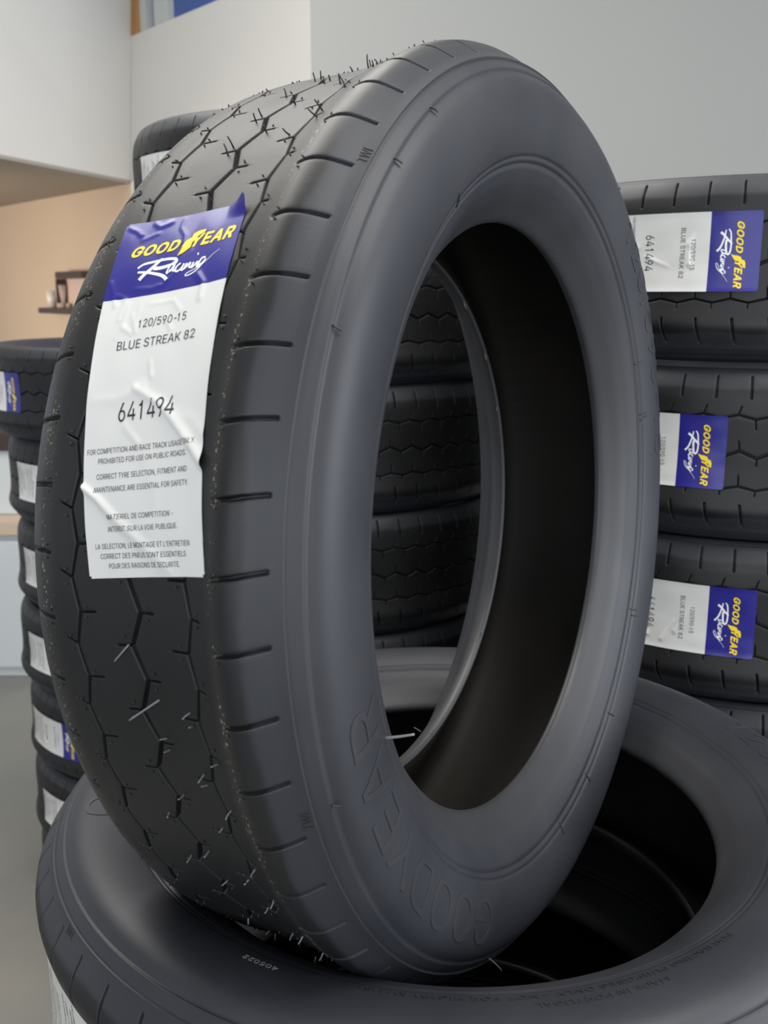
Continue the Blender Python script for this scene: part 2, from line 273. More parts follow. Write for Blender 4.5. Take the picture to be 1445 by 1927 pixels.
# ------------------------------------------------------------------ lettering
GLYPHS = {"A":[[274,509,280,498,294,460,460,8,461,2,400,1,394,4,352,120,345,140,342,143,140,143,135,140,130,128,86,4,80,1,20,1,18,4,22,16,200,506,206,509],[240,450,237,450,232,434,198,324,156,202,158,199,318,199,323,202,266,366]],"B":[[256,508,276,507,298,502,330,490,350,477,371,456,378,446,390,420,397,396,398,374,397,352,389,324,375,306,356,287,318,268,315,264,318,261,330,260,346,254,364,244,378,234,391,220,400,206,410,186,417,158,417,114,410,88,396,61,368,31,338,16,316,8,278,1,64,1,61,6,61,506,66,509],[241,452,130,453,126,452,125,290,126,286,240,285,286,296,305,306,320,322,330,340,335,354,335,384,326,412,310,431,294,442,270,449],[259,230,130,231,126,230,125,62,126,58,252,57,278,59,310,68,328,79,343,94,353,116,355,148,350,168,342,184,320,209,306,218,284,226]],"C":[[278,514,338,505,362,496,384,484,414,461,435,438,448,418,460,394,472,351,468,349,408,350,387,398,357,428,316,448,278,455,250,455,234,452,208,444,184,432,161,414,142,392,124,360,114,334,109,314,105,292,105,270,103,262,105,216,114,176,128,140,143,114,162,93,182,78,214,62,240,55,268,53,314,60,355,80,388,114,404,150,410,160,468,161,473,158,460,116,446,88,423,56,406,41,382,24,360,12,314,-3,290,-7,262,-7,224,-3,190,6,154,23,124,45,93,78,69,116,54,156,43,206,41,274,43,302,54,354,72,396,92,428,104,443,126,465,149,484,184,500,228,513,250,515]],"D":[[236,508,274,505,310,496,352,478,380,459,410,429,430,396,450,346,459,304,459,284,461,278,461,234,459,208,446,152,432,118,408,79,380,51,358,36,316,16,268,3,248,1,64,1,61,6,61,506,66,509],[221,452,130,453,125,450,125,62,128,57,222,57,250,59,286,68,310,77,338,95,364,123,380,152,391,184,397,214,399,238,397,296,390,328,380,358,364,388,337,416,320,428,302,436,260,449]],"E":[[370,509,373,504,373,458,370,453,126,452,125,292,126,288,352,287,355,282,355,234,354,230,350,229,126,228,125,62,126,58,130,57,372,57,375,52,374,2,370,1,62,2,61,6,62,508,66,509]],"F":[[366,509,369,504,369,458,366,453,126,452,126,280,344,279,347,274,347,224,342,221,126,220,125,4,120,1,62,2,61,6,62,508,66,509]],"G":[[290,514,340,504,382,484,406,467,435,438,450,414,464,384,473,352,468,349,408,350,386,394,364,419,354,428,314,448,274,455,248,455,208,444,177,428,149,402,132,376,114,334,105,292,103,244,105,238,105,216,111,186,124,148,142,116,169,88,182,78,210,64,242,55,278,53,300,56,324,62,338,68,363,84,386,107,400,132,411,162,415,196,410,199,286,199,283,204,283,252,286,257,476,257,479,252,479,204,475,158,466,124,450,90,442,78,431,62,411,42,378,20,346,6,304,-5,264,-7,224,-3,180,9,148,26,139,32,119,48,92,77,67,120,52,162,43,202,41,224,41,282,43,306,52,346,68,390,92,431,124,465,150,484,188,502,226,513,248,515]],"H":[[454,509,457,504,456,2,398,1,393,4,392,232,130,233,126,232,125,228,125,4,120,1,62,2,61,6,62,508,120,509,125,506,126,290,388,289,392,290,393,294,393,506,398,509]],"I":[[70,0,70,509,136,509,136,0]],"K":[[444,508,445,506,433,492,247,294,244,288,445,6,445,2,376,1,370,3,198,243,126,168,124,2,62,2,61,6,62,508,120,509,125,506,125,252,126,248,128,247,189,320,362,507,368,509]],"L":[[122,509,125,504,125,60,130,57,358,57,361,52,361,6,358,1,66,1,61,4,61,506,66,509]],"M":[[566,509,569,504,568,2,510,1,505,4,506,429,504,428,454,286,360,46,344,5,342,2,338,1,290,1,286,2,284,5,176,276,124,422,120,429,121,334,123,324,123,4,118,1,62,2,61,6,62,508,66,509,152,508,278,184,314,78,316,78,318,84,354,192,476,508]],"N":[[460,509,463,504,462,2,458,1,386,2,206,284,126,420,122,423,121,390,123,382,123,334,125,324,125,4,120,1,62,2,61,6,62,508,66,509,136,508,336,194,368,142,398,87,402,83,401,130,399,138,399,506,404,509]],"O":[[288,514,306,513,344,502,384,484,409,464,442,429,463,394,480,352,491,302,493,242,491,234,491,206,478,152,462,112,442,80,431,66,410,45,390,30,344,6,310,-3,262,-7,224,-3,190,6,154,23,124,45,93,78,69,116,54,156,43,206,41,274,43,302,51,344,68,388,92,429,125,464,150,484,190,502,228,513,250,515],[287,454,252,455,234,452,204,443,184,432,168,421,144,395,125,364,114,334,105,292,105,270,103,262,105,216,114,174,128,140,149,108,160,95,172,85,182,78,213,62,236,55,276,53,306,58,320,62,348,76,366,89,392,115,408,144,420,176,429,216,429,290,427,302,420,332,412,354,392,392,371,416,350,432,324,446]],"P":[[246,508,270,507,300,500,336,484,358,469,375,452,390,431,400,404,407,378,409,360,407,318,398,286,390,266,374,242,357,224,336,210,306,196,268,187,126,186,125,4,120,1,64,1,61,6,61,506,66,509],[233,452,130,453,126,452,125,248,126,244,252,243,276,247,296,256,310,265,323,278,331,290,336,302,343,326,343,366,334,398,324,416,314,427,299,438,284,444,258,451]],"Q":[[288,514,306,513,350,500,384,484,408,465,431,442,446,422,463,394,480,352,491,302,491,274,493,266,491,206,480,158,464,115,446,86,431,66,404,40,416,21,462,-40,464,-46,400,-46,364,3,356,11,344,6,310,-3,272,-7,224,-3,186,7,143,30,124,45,103,66,92,80,72,112,54,156,43,206,43,226,41,232,41,274,43,302,54,354,69,392,88,422,105,444,126,465,148,483,184,500,228,513,250,515],[287,454,252,455,234,452,204,443,184,432,168,421,144,395,125,364,114,334,105,292,105,270,103,262,105,216,114,174,128,140,149,108,160,95,172,85,182,78,213,62,236,55,278,53,296,55,317,62,314,69,252,149,248,158,312,158,366,91,391,114,408,144,420,176,429,216,429,290,427,302,420,332,412,354,392,392,371,416,350,432,324,446]],"R":[[248,508,270,507,302,501,334,488,356,473,375,456,388,436,400,410,407,382,409,362,407,322,400,294,388,268,377,252,359,234,334,218,318,211,315,208,416,22,425,6,425,2,352,2,246,198,130,199,126,198,125,194,125,4,120,1,64,1,61,6,61,506,66,509],[233,452,130,453,126,452,125,260,126,256,252,255,276,259,290,264,312,276,334,300,340,316,345,336,345,366,338,394,328,414,312,431,298,440,260,451]],"S":[[258,514,288,508,316,498,340,484,360,468,376,451,390,426,399,400,400,380,340,379,336,384,332,402,320,420,300,438,276,450,252,457,230,459,200,457,168,448,152,440,139,430,128,417,122,406,115,380,115,370,122,346,132,333,170,308,216,292,312,264,360,237,394,199,402,180,407,162,407,114,398,86,386,63,366,39,350,26,332,16,292,0,262,-7,238,-9,186,-7,154,0,132,8,104,22,83,38,66,58,50,86,41,112,39,128,40,136,102,137,105,134,112,108,118,96,132,79,148,68,164,60,174,57,222,49,242,49,266,54,288,61,305,70,329,92,338,106,345,124,345,152,340,168,332,179,293,206,244,222,188,238,148,252,112,270,88,287,68,312,56,342,53,362,53,396,62,424,74,447,98,473,124,490,138,498,166,508,198,515]],"T":[[414,509,417,504,417,458,414,453,262,453,257,450,257,4,252,1,196,1,193,6,193,450,188,453,36,453,33,458,33,506,38,509]],"U":[[454,509,457,504,457,164,455,142,446,108,428,74,415,56,394,35,364,16,330,2,294,-7,226,-7,214,-5,188,2,162,12,128,32,99,60,88,76,72,108,61,154,62,508,120,509,125,506,125,160,132,134,139,116,151,98,167,82,192,66,206,60,232,53,284,53,304,58,326,66,349,80,366,97,376,112,382,126,391,154,393,172,393,506,398,509]],"V":[[460,508,461,504,456,490,280,5,278,2,274,1,204,2,26,482,18,504,18,508,80,509,85,506,192,206,238,64,240,58,242,58,288,200,394,506,400,509]],"W":[[666,509,669,506,668,502,530,2,460,1,454,4,370,316,351,390,345,428,342,430,316,316,231,4,226,1,160,1,154,4,18,502,18,508,78,509,83,506,170,166,191,70,194,68,222,188,306,508,376,509,381,506,462,196,492,69,495,72,510,144,602,504,604,508,608,509]],"Y":[[452,508,453,506,448,498,270,210,269,4,264,1,206,1,203,6,202,208,28,490,18,506,19,508,86,509,93,506,192,344,222,292,236,263,240,267,251,294,278,340,379,506,386,509]],"0":[[244,514,262,512,298,500,323,484,339,470,350,459,366,434,384,394,397,350,403,310,405,232,403,224,403,198,397,158,386,120,371,82,352,53,324,25,296,8,264,-3,224,-7,188,-2,162,6,150,12,127,26,112,41,104,49,86,76,70,112,55,164,49,208,49,300,57,354,70,396,86,432,105,460,129,484,160,502,194,513,214,515],[243,458,214,459,190,452,169,440,155,426,138,400,126,372,115,334,111,302,111,278,109,270,111,206,115,176,124,142,146,94,157,80,180,62,206,51,246,51,260,56,270,60,285,70,305,90,320,116,330,144,339,178,343,216,343,290,339,330,330,364,320,392,306,417,290,435,270,449]],"1":[[262,0,262,509,212,509,194,452,158,425,108,414,108,364,198,364,198,0]],"2":[[244,514,276,508,310,494,331,480,347,464,360,446,372,422,379,398,381,382,381,370,373,326,369,314,352,286,327,248,271,184,175,84,154,60,158,57,386,57,389,52,389,4,384,1,68,1,65,6,66,49,281,280,310,326,319,366,319,390,316,400,308,418,300,429,289,440,274,448,230,459,208,459,188,454,160,439,148,427,134,403,127,378,127,366,124,363,68,364,67,388,76,420,88,444,99,460,120,481,140,494,166,506,194,513,210,515]],"3":[[370,509,373,504,372,461,223,292,226,289,258,289,276,287,308,276,342,255,354,244,372,220,382,200,390,176,393,140,391,118,384,94,370,66,350,41,335,28,312,14,280,2,252,-5,230,-7,186,-5,164,0,134,10,106,24,71,56,60,74,47,108,45,124,46,132,106,133,109,130,112,116,122,94,129,84,148,68,164,60,174,57,210,51,226,51,276,62,293,70,313,90,324,112,329,128,329,160,322,182,308,208,302,215,278,232,256,240,226,247,162,249,157,252,158,301,287,446,288,452,284,453,74,453,71,458,72,508,76,509]],"4":[[308,508,308,504,110,166,114,163,282,164,283,316,288,319,342,318,343,166,348,163,412,162,413,110,410,105,344,104,343,6,342,2,338,1,284,2,283,100,280,105,46,105,42,106,41,110,41,156,43,164,246,506,252,509]],"5":[[364,509,367,504,367,458,364,453,152,452,149,440,135,306,136,303,140,303,184,326,220,333,248,333,274,328,290,322,314,310,330,299,351,278,368,254,386,210,391,184,391,156,389,134,380,100,366,72,355,56,339,40,310,16,284,4,250,-5,212,-7,172,-1,148,8,126,20,108,33,82,62,70,86,64,104,61,118,62,130,120,131,123,128,128,108,138,89,173,60,214,51,242,51,258,56,284,70,305,90,310,98,323,124,327,144,327,180,314,220,301,240,280,258,256,270,238,275,218,277,170,269,128,247,78,251,68,254,95,506,100,509]],"6":[[318,508,318,504,302,480,177,298,180,297,202,308,226,313,262,313,308,298,320,292,337,280,355,262,370,240,380,214,386,190,389,170,389,144,387,126,380,102,368,74,351,48,331,28,300,10,280,2,256,-4,232,-7,200,-5,166,4,138,18,122,29,98,53,80,84,72,106,65,134,65,188,72,214,81,242,136,338,250,507,256,509],[245,264,210,265,188,258,172,251,149,230,140,216,134,204,125,176,125,142,130,124,135,108,150,84,170,66,194,54,210,49,242,49,252,52,276,61,289,70,303,84,312,98,322,120,327,140,327,176,322,196,312,216,303,230,287,246,264,258]],"7":[[388,509,391,504,390,448,167,4,162,1,101,2,101,8,323,450,318,453,66,453,63,458,64,508,68,509]],"8":[[254,514,282,508,306,498,327,486,347,468,362,448,372,430,379,406,382,380,379,354,372,330,360,309,340,287,326,278,306,269,303,266,304,264,318,260,330,255,352,240,374,217,384,200,394,178,399,158,401,130,396,102,386,76,369,50,343,26,314,10,290,2,260,-5,212,-7,192,-5,162,2,140,10,110,26,93,40,77,58,62,86,53,112,53,154,58,174,65,196,86,227,98,239,122,255,151,266,150,268,126,278,113,286,92,310,80,332,74,352,71,366,71,394,78,424,88,446,104,467,126,486,146,498,170,508,190,513,226,516],[235,458,220,459,182,450,164,442,152,431,138,406,133,386,133,362,138,346,151,322,165,308,180,300,222,291,232,291,272,300,288,309,302,323,314,344,319,362,319,390,308,421,292,439,284,445,270,450],[247,234,208,235,188,230,170,223,146,207,135,196,122,172,117,158,115,142,120,110,132,87,145,74,168,60,208,49,244,49,266,54,286,61,308,75,322,90,332,110,337,132,337,146,330,172,318,194,312,202,284,222,264,230]],"9":[[246,514,284,506,311,494,332,479,350,461,368,435,380,408,387,380,389,340,383,298,369,262,316,170,203,4,196,1,136,1,133,4,136,8,274,210,274,211,270,210,256,202,220,195,186,197,166,202,146,210,116,229,97,248,84,268,72,296,65,326,65,376,67,388,74,412,88,440,103,462,121,480,140,492,168,506,208,515],[249,458,206,459,190,454,174,446,149,424,140,410,132,392,127,374,125,344,130,318,138,296,147,282,167,262,186,252,206,245,222,243,246,245,264,250,281,258,306,282,322,312,327,332,327,368,323,388,306,420,286,441,278,446,262,454]],"/":[[232,533,234,530,232,522,72,-72,66,-75,18,-75,15,-72,20,-54,177,530,182,533]],"-":[[334,245,337,240,337,194,334,189,120,189,115,192,115,240,118,245]],".":[[100,86,118,80,130,71,140,52,141,32,130,11,118,2,106,-3,84,-3,71,2,56,18,51,30,51,52,56,65,71,80,92,87]],",":[[134,71,136,68,130,46,84,-118,40,-118,39,-112,41,-96,68,70]],"'":[[132,509,135,504,135,466,133,456,129,322,124,319,80,319,77,324,77,362,75,370,73,456,71,466,71,506,76,509]]}
BOLD = {"G":[[290,544,350,532,400,508,424,491,461,454,476,430,488,406,498,378,503,360,502,344,496,331,480,321,468,319,412,319,400,321,390,326,382,333,360,378,339,402,308,418,274,425,248,425,218,416,202,408,175,386,158,360,142,320,135,286,133,250,135,222,141,192,152,160,168,132,188,111,204,99,226,90,264,83,296,85,314,90,335,100,360,123,372,144,378,158,379,168,286,169,266,176,256,188,253,198,254,262,258,272,265,280,286,287,474,287,488,284,503,274,508,262,509,198,505,152,494,112,479,78,468,62,457,46,429,18,396,-4,356,-22,304,-35,264,-37,224,-33,170,-19,130,2,121,8,101,24,66,61,38,111,22,156,13,196,11,218,11,288,13,312,24,360,40,403,66,447,106,489,132,508,178,530,226,543,248,545]],"O":[[288,544,316,541,354,530,402,508,427,488,468,445,491,408,510,358,521,308,523,236,521,200,506,140,488,96,468,64,456,49,428,21,408,6,354,-22,310,-33,262,-37,224,-33,180,-22,136,-1,106,21,67,62,41,104,24,150,13,200,11,280,13,308,22,352,40,400,66,445,107,488,132,508,180,530,228,543,250,545],[287,424,252,425,238,422,214,415,186,397,170,379,152,348,142,320,135,286,133,256,135,222,142,188,154,156,175,124,199,102,224,90,256,83,278,83,310,90,330,100,349,114,366,132,382,162,390,184,399,222,399,286,390,324,380,352,365,378,351,394,333,408,312,418]],"D":[[236,538,274,535,304,528,326,522,358,509,398,483,438,442,461,404,474,370,480,352,489,310,491,226,489,202,478,152,461,106,435,64,396,26,370,8,326,-12,278,-25,246,-29,66,-29,52,-26,37,-16,31,0,32,514,36,524,43,532,64,539],[221,422,160,423,155,420,155,92,158,87,222,87,250,89,282,98,304,108,329,128,350,160,360,188,367,220,369,246,367,290,360,322,352,346,338,373,319,392,292,408,258,419]],"Y":[[454,538,472,532,480,524,485,512,482,496,300,200,299,0,296,-10,286,-22,266,-29,208,-29,194,-26,179,-16,173,-2,172,200,-8,490,-13,502,-10,520,0,532,20,539,88,539,109,532,120,520,236,331,352,520,361,530,372,536,384,539]],"E":[[372,538,382,536,392,531,398,524,403,512,403,450,398,438,394,433,382,426,368,423,158,423,155,418,155,322,156,318,160,317,350,317,365,314,379,304,385,290,385,228,381,216,372,206,352,199,156,198,155,92,156,88,160,87,370,87,384,84,399,74,405,60,405,-2,400,-14,388,-25,370,-29,66,-29,52,-26,44,-22,36,-14,31,0,31,510,36,524,48,535,66,539]],"A":[[276,538,286,536,296,531,302,524,308,510,488,20,493,4,489,-12,480,-22,460,-29,398,-29,377,-22,366,-8,324,108,320,113,162,113,156,110,114,-8,104,-21,94,-26,80,-29,20,-29,4,-25,-3,-20,-10,-11,-13,-2,-12,10,173,520,184,532,204,539],[240,346,238,346,236,342,199,232,200,230,279,230,274,248]],"R":[[248,538,270,537,314,528,352,512,374,497,401,472,414,452,428,422,437,388,439,368,439,334,430,288,417,256,405,238,378,211,359,198,357,194,453,18,457,6,454,-10,444,-22,424,-29,354,-29,334,-22,326,-14,228,168,160,169,156,168,155,164,155,0,150,-14,142,-22,122,-29,66,-29,52,-26,37,-16,31,0,31,510,34,520,44,532,64,539],[233,422,156,422,156,286,252,285,266,287,288,296,298,303,306,314,315,342,315,360,310,382,302,398,293,408,280,414,258,421]]}
ADV = {"A":480,"B":456,"C":510,"D":502,"E":419,"F":410,"G":520,"H":517,"I":206,"K":467,"L":393,"M":628,"N":523,"O":533,"P":445,"Q":533,"R":449,"S":447,"T":449,"U":517,"V":480,"W":686,"Y":472,"0":453,"1":453,"2":453,"3":453,"4":453,"5":453,"6":453,"7":453,"8":453,"9":453,"/":270,"-":310,".":188,",":188,"'":206," ":188}
def text_bm(body, size=1, extrude=0, offset=0, shear=0, bold=False):
    cu = bpy.data.curves.new('t', 'CURVE'); cu.dimensions = '2D'; cu.fill_mode = 'BOTH'; cu.extrude = extrude; cu.offset = offset
    x0 = 0
    for ch in body:
        for pl in (BOLD if bold else GLYPHS).get(ch, []):
            sp_ = cu.splines.new('POLY'); k = len(pl)//2; sp_.points.add(k-1); sp_.use_cyclic_u = True
            for q in range(k):
                px_, py_ = x0+pl[2*q]*.001, pl[2*q+1]*.001
                sp_.points[q].co = (px_+shear*py_, py_, 0, 1)
        x0 += ADV.get(ch, 300)*.001+(.045 if bold else 0)
    o = bpy.data.objects.new('t', cu); COL.objects.link(o); bpy.context.view_layer.update()
    dg = bpy.context.evaluated_depsgraph_get()
    me = bpy.data.meshes.new_from_object(o.evaluated_get(dg))
    bm = bmesh.new(); bm.from_mesh(me)
    bpy.data.objects.remove(o); bpy.data.curves.remove(cu); bpy.data.meshes.remove(me)
    return bm
def fit_text(body, x0, x1, y0, height, **k):
    """text scaled so it spans x0..x1 with the given capital height, baseline y0"""
    bm = text_bm(body, **k)
    xs = [v.co.x for v in bm.verts]; a, b = min(xs), max(xs)
    s = (x1-x0)/(b-a); sy = height/(.57 if k.get('bold') else .509)
    for v in bm.verts: v.co.x = x0+(v.co.x-a)*s; v.co.y = y0+v.co.y*sy
    return bm
def join(dst, src):
    me = bpy.data.meshes.new('j'); src.to_mesh(me); dst.from_mesh(me); src.free(); bpy.data.meshes.remove(me)
def cut_grid(bm, sx, sy):
    bmesh.ops.triangulate(bm, faces=bm.faces[:])
    for ax, st in ((0, sx), (1, sy)):
        if not st: continue
        v = [q.co[ax] for q in bm.verts]; a, b = min(v), max(v); x = math.ceil(a/st)*st
        no = (1, 0, 0) if ax == 0 else (0, 1, 0)
        while x < b:
            bmesh.ops.bisect_plane(bm, geom=bm.verts[:]+bm.edges[:]+bm.faces[:], plane_co=(x if ax == 0 else 0, x if ax == 1 else 0, 0), plane_no=no, dist=1e-7)
            x += st
    bmesh.ops.triangulate(bm, faces=[f for f in bm.faces if len(f.verts) > 4])

# ------------------------------------------------------------------ stickers
LW, LL, HB = .074, .182, .0465       # width, length, height of the blue header
def seg_dist(A, B, pts):
    """distance to a polyline, position along it (0..1) and signed side"""
    best = np.full(A.shape, 9.); tt = np.zeros(A.shape); n = len(pts)-1; sg = np.zeros(A.shape)
    for i in range(n):
        p = np.array(pts[i])*.001; q = np.array(pts[i+1])*.001; d = q-p; l2 = d@d
        t = np.clip(((A-p[0])*d[0]+(B-p[1])*d[1])/l2, 0, 1)
        dx, dy = A-p[0]-t*d[0], B-p[1]-t*d[1]; e = np.hypot(dx, dy); m = e < best
        best = np.where(m, e, best); tt = np.where(m, (i+t)/n, tt); sg = np.where(m, np.sign(d[0]*dy-d[1]*dx), sg)
    return best, tt, sg
def ridge(A, B, pts, h, w0, w1, h0=.2, sharp=0):
    e, t, s = seg_dist(A, B, pts)
    w = (w0+(w1-w0)*t)*.001*np.where(s > 0, 1, 1-sharp)
    return h*.001*(h0+(1-h0)*t)*np.exp(-(e/w)**2)
def wr_main(A, B):
    w = ridge(A, B, [(95, 29), (104, 45), (119, 60), (134, 74)], 2.4, 2.2, 3.6, .35, .45)
    w = w+ridge(A, B, [(178, 50), (166, 34), (154, 18.5), (145, 9), (138, -1)], 2.2, 4.2, 1.8, .35, .4)
    w = w+ridge(A, B, [(112, 24), (117, 29), (121, 33)], .7, 1.8, 1.5, .5)
    w = w+ridge(A, B, [(98, 4), (99, 18), (95, 33)], .7, 2.5, 3.5, .3)
    w = w+ridge(A, B, [(128, 38), (142, 43), (152, 44), (160, 40)], .5, 3, 4, .5)
    w = w+ridge(A, B, [(110, 55), (114, 66), (121, 73)], .6, 3, 3, .4)
    w = w+ridge(A, B, [(2, 36), (8, 35.5), (14, 40), (22, 41), (30, 38), (40, 36)], .45, .7, .8, .6)
    w = w+ridge(A, B, [(24, 47), (32, 43), (42, 36)], .35, .7, .9, .6)
    w = w+ridge(A, B, [(36, 2), (42, 5), (50, 8)], .5, .9, 1.2, .7)+ridge(A, B, [(44, 8), (47, 14), (58, 12)], .4, .8, 1.2, .7)
    w = w+ridge(A, B, [(40, 55), (46, 60), (54, 60)], .7, 1.4, 1.4, .7)+ridge(A, B, [(42, 18), (43, 28), (42, 33)], .4, .9, 1.2, .6)
    w = w+ridge(A, B, [(3, 3), (6, 9), (9, 12)], .5, 1, 1, .7)+ridge(A, B, [(2, 18), (5, 22), (3, 28)], .5, 1, 1.4, .7)+ridge(A, B, [(12, 13), (9, 22)], .3, 1, 1, .7)
    for p, h in (([(50, 16), (62, 15), (66, 21)], .45), ([(56, 20), (66, 24)], .4), ([(52, 24), (64, 23)], .35), ([(52, 30), (52, 44), (58, 49)], .35), ([(60, 40), (68, 46)], .4), ([(68, 12), (62, 16)], .4), ([(82, 36), (90, 38)], .6), ([(88, 37), (93, 34)], .5)):
        w = w+ridge(A, B, p, h, .8, 1.0, .7)
    w = w+.00012*(np.sin(A*210+B*90)+np.sin(B*260-A*130+1.3))*.5
    c = np.clip((10-A*1000)/10, 0, 1)*np.clip((B*1000-62)/12, 0, 1); w = w+c**1.4*.006
    return w
def wr_stack(seed):
    r = np.random.default_rng(seed); L = []
    for _ in range(5):
        a0, b0 = r.uniform(52, 165), r.uniform(5, 65); an = r.uniform(-.9, .9)+(PI/2 if r.random() < .3 else 0); l = r.uniform(10, 26)
        pts = [(a0, b0), (a0+l*.5*math.sin(an)+r.uniform(-2, 2), b0+l*.5*math.cos(an)), (a0+l*math.sin(an), b0+l*math.cos(an))]
        L.append((pts, r.uniform(.5, 1.3), r.uniform(1.2, 2.4), r.uniform(1.5, 3.5)))
    def f(A, B):
        w = .00015*(np.sin(A*170+B*120+seed)+np.sin(B*210-A*90))*.5
        for pts, h, w0, w1 in L: w = w+ridge(A, B, pts, h, w0, w1, .3, .4)
        return w
    return f
class Map:
    def __init__(s, wr, phic=0, zc=0, slant=0): s.wr, s.phi, s.zc, s.sl = wr, phic, zc, slant
    def __call__(s, A, B, h):
        a, b = A-LL/2, B-LW/2; c, n = math.cos(s.sl), math.sin(s.sl)
        ph = s.phi+(a*c-b*n)/.2935; z = s.zc+a*n+b*c
        rb = np.maximum(prof(z), prof(-z))*.5+prof(z)*.5
        r = rb+.00035+h+s.wr(A, B)
        return np.stack([r*np.cos(ph), r*np.sin(ph), z], -1)
def sheet(name, mp, a0, a1, b0, b1, m, parent, h=0., step=.0011, corner=.0022):
    na, nb = int((a1-a0)/step)+1, int((b1-b0)/step)+1
    a = np.linspace(a0, a1, na); b = np.linspace(b0, b1, nb); A, B = np.meshgrid(a, b, indexing='ij')
    # rounded outer corners
    A2, B2 = A.copy(), B.copy()
    top = mp(A2, B2, h); bot = mp(A2, B2, h-.00025)
    V = np.concatenate([top.reshape(-1, 3), bot.reshape(-1, 3)]); n = na*nb
    i = np.arange(na-1)[:, None]; j = np.arange(nb-1)[None, :]
    q = np.stack([i*nb+j, (i+1)*nb+j, (i+1)*nb+j+1, i*nb+j+1], -1).reshape(-1, 4)
    if corner:
        cA, cB = (A[:-1, :-1]+A[1:, 1:])/2, (B[:-1, :-1]+B[1:, 1:])/2
        keep = np.ones(cA.shape, bool)
        for ca, cb in ((0, 0), (0, LW), (LL, 0), (LL, LW)):
            oa, ob = abs(cA-ca), abs(cB-cb); k = corner
            keep &= ~((oa < k) & (ob < k) & ((k-oa)**2+(k-ob)**2 > k*k))
        q = q[keep.reshape(-1)]
    return mesh_np(name, V, np.concatenate([q, q[:, ::-1]+n]), m, parent)
def apply_map(bm, mp, h):
    co = np.array([v.co[:] for v in bm.verts])
    w = mp(-co[:, 1], co[:, 0], h+co[:, 2])          # drawing x = across, drawing -y = down the sticker
    for v, p in zip(bm.verts, w): v.co = p
GOOD = ('GOOD', .0095, .0385, -.0222, .0066); YEAR = ('YEAR', .0460, .0712, -.0222, .0074)
FOOT = [[26.7, 39.2], [23.4, 40.4], [20.6, 40.6], [17.5, 41.8], [16.1, 44.7], [14.0, 45.0], [12.8, 48.1], [12.9, 52.6], [14.5, 52.0], [16.1, 48.6], [17.8, 47.5], [19.6, 45.8], [22.3, 45.6], [24.4, 42.9]]
STROKES = [[[37.0, 19.0], [35.4, 20.2], [33.8, 21.7], [30.7, 25.3], [27.6, 28.3], [26.5, 30.2]], [[29.8, 16.2], [28.5, 18.1], [27.7, 20.4], [27.1, 28.1], [27.1, 33.7], [27.9, 37.9], [29.2, 39.4], [30.7, 38.2], [31.5, 33.4], [31.7, 29.6], [31.3, 26.1]], [[32.3, 16.9], [32.8, 20.8], [33.6, 24.5], [35.6, 30.7], [37.4, 34.0], [39.7, 36.4]], [[30.8, 39.0], [30.9, 37.1], [32.7, 35.7], [35.4, 35.1], [35.5, 36.3], [34.0, 38.0], [31.4, 39.0], [34.4, 38.6], [35.0, 39.5], [34.0, 40.8]], [[31.6, 42.8], [31.8, 41.5], [33.4, 40.3], [34.9, 40.1], [35.8, 41.3], [35.0, 43.0], [33.4, 44.2]], [[31.8, 44.7], [34.4, 44.0], [35.5, 44.0], [35.2, 45.1], [32.2, 46.4], [32.8, 46.0], [35.0, 45.5], [34.2, 46.5], [32.0, 48.4], [34.4, 48.3], [34.9, 49.2], [33.9, 50.6]], [[27.8, 51.4], [27.6, 52.2]], [[32.1, 50.4], [35.0, 49.8], [34.7, 50.9], [32.3, 52.8], [35.0, 52.9], [35.2, 53.8], [33.9, 55.1]], [[30.8, 57.2], [30.8, 55.1], [33.1, 53.9], [34.3, 53.9], [34.4, 55.3], [31.8, 57.6], [35.5, 55.3], [38.0, 52.7], [39.4, 49.7], [39.5, 47.7], [38.4, 47.7], [37.2, 50.2], [35.4, 54.7], [32.5, 58.9], [30.2, 61.5], [28.1, 65.0]]]
SW = [(1.0, .8), (.5, .95), (.5, .9), (.5, .45), (.5, .45), (.45, .4), (.6, .55), (.45, .4), (.5, .1)]
def catmull(p, n=6):
    p = [np.array(q, float) for q in p]; p = [2*p[0]-p[1]]+p+[2*p[-1]-p[-2]]; o = []
    for i in range(1, len(p)-2):
        for k in range(n):
            t = k/n; a, b, c, d = p[i-1], p[i], p[i+1], p[i+2]
            o.append(.5*((2*b)+(c-a)*t+(2*a-5*b+4*c-d)*t*t+(3*b-a-3*c+d)*t**3))
    o.append(p[-2]); return o
def stroke_bm():
    bm = bmesh.new()
    for si, (s, (w0, w1)) in enumerate(zip(STROKES, SW)):
        pts = catmull([(b*.001, -a*.001) for a, b in s]); n = len(pts); z = si*.000004
        prev = None
        for i, p in enumerate(pts):
            d = pts[min(i+1, n-1)]-pts[max(i-1, 0)]; d = d/(np.linalg.norm(d)+1e-9); nn = np.array([-d[1], d[0]])
            w = .001*(w0+(w1-w0)*i/(n-1))*1.1
            a, b = bm.verts.new((*(p+nn*w), z)), bm.verts.new((*(p-nn*w), z))
            if prev: bm.faces.new((prev[0], prev[1], b, a))
            prev = (a, b)
    return bm
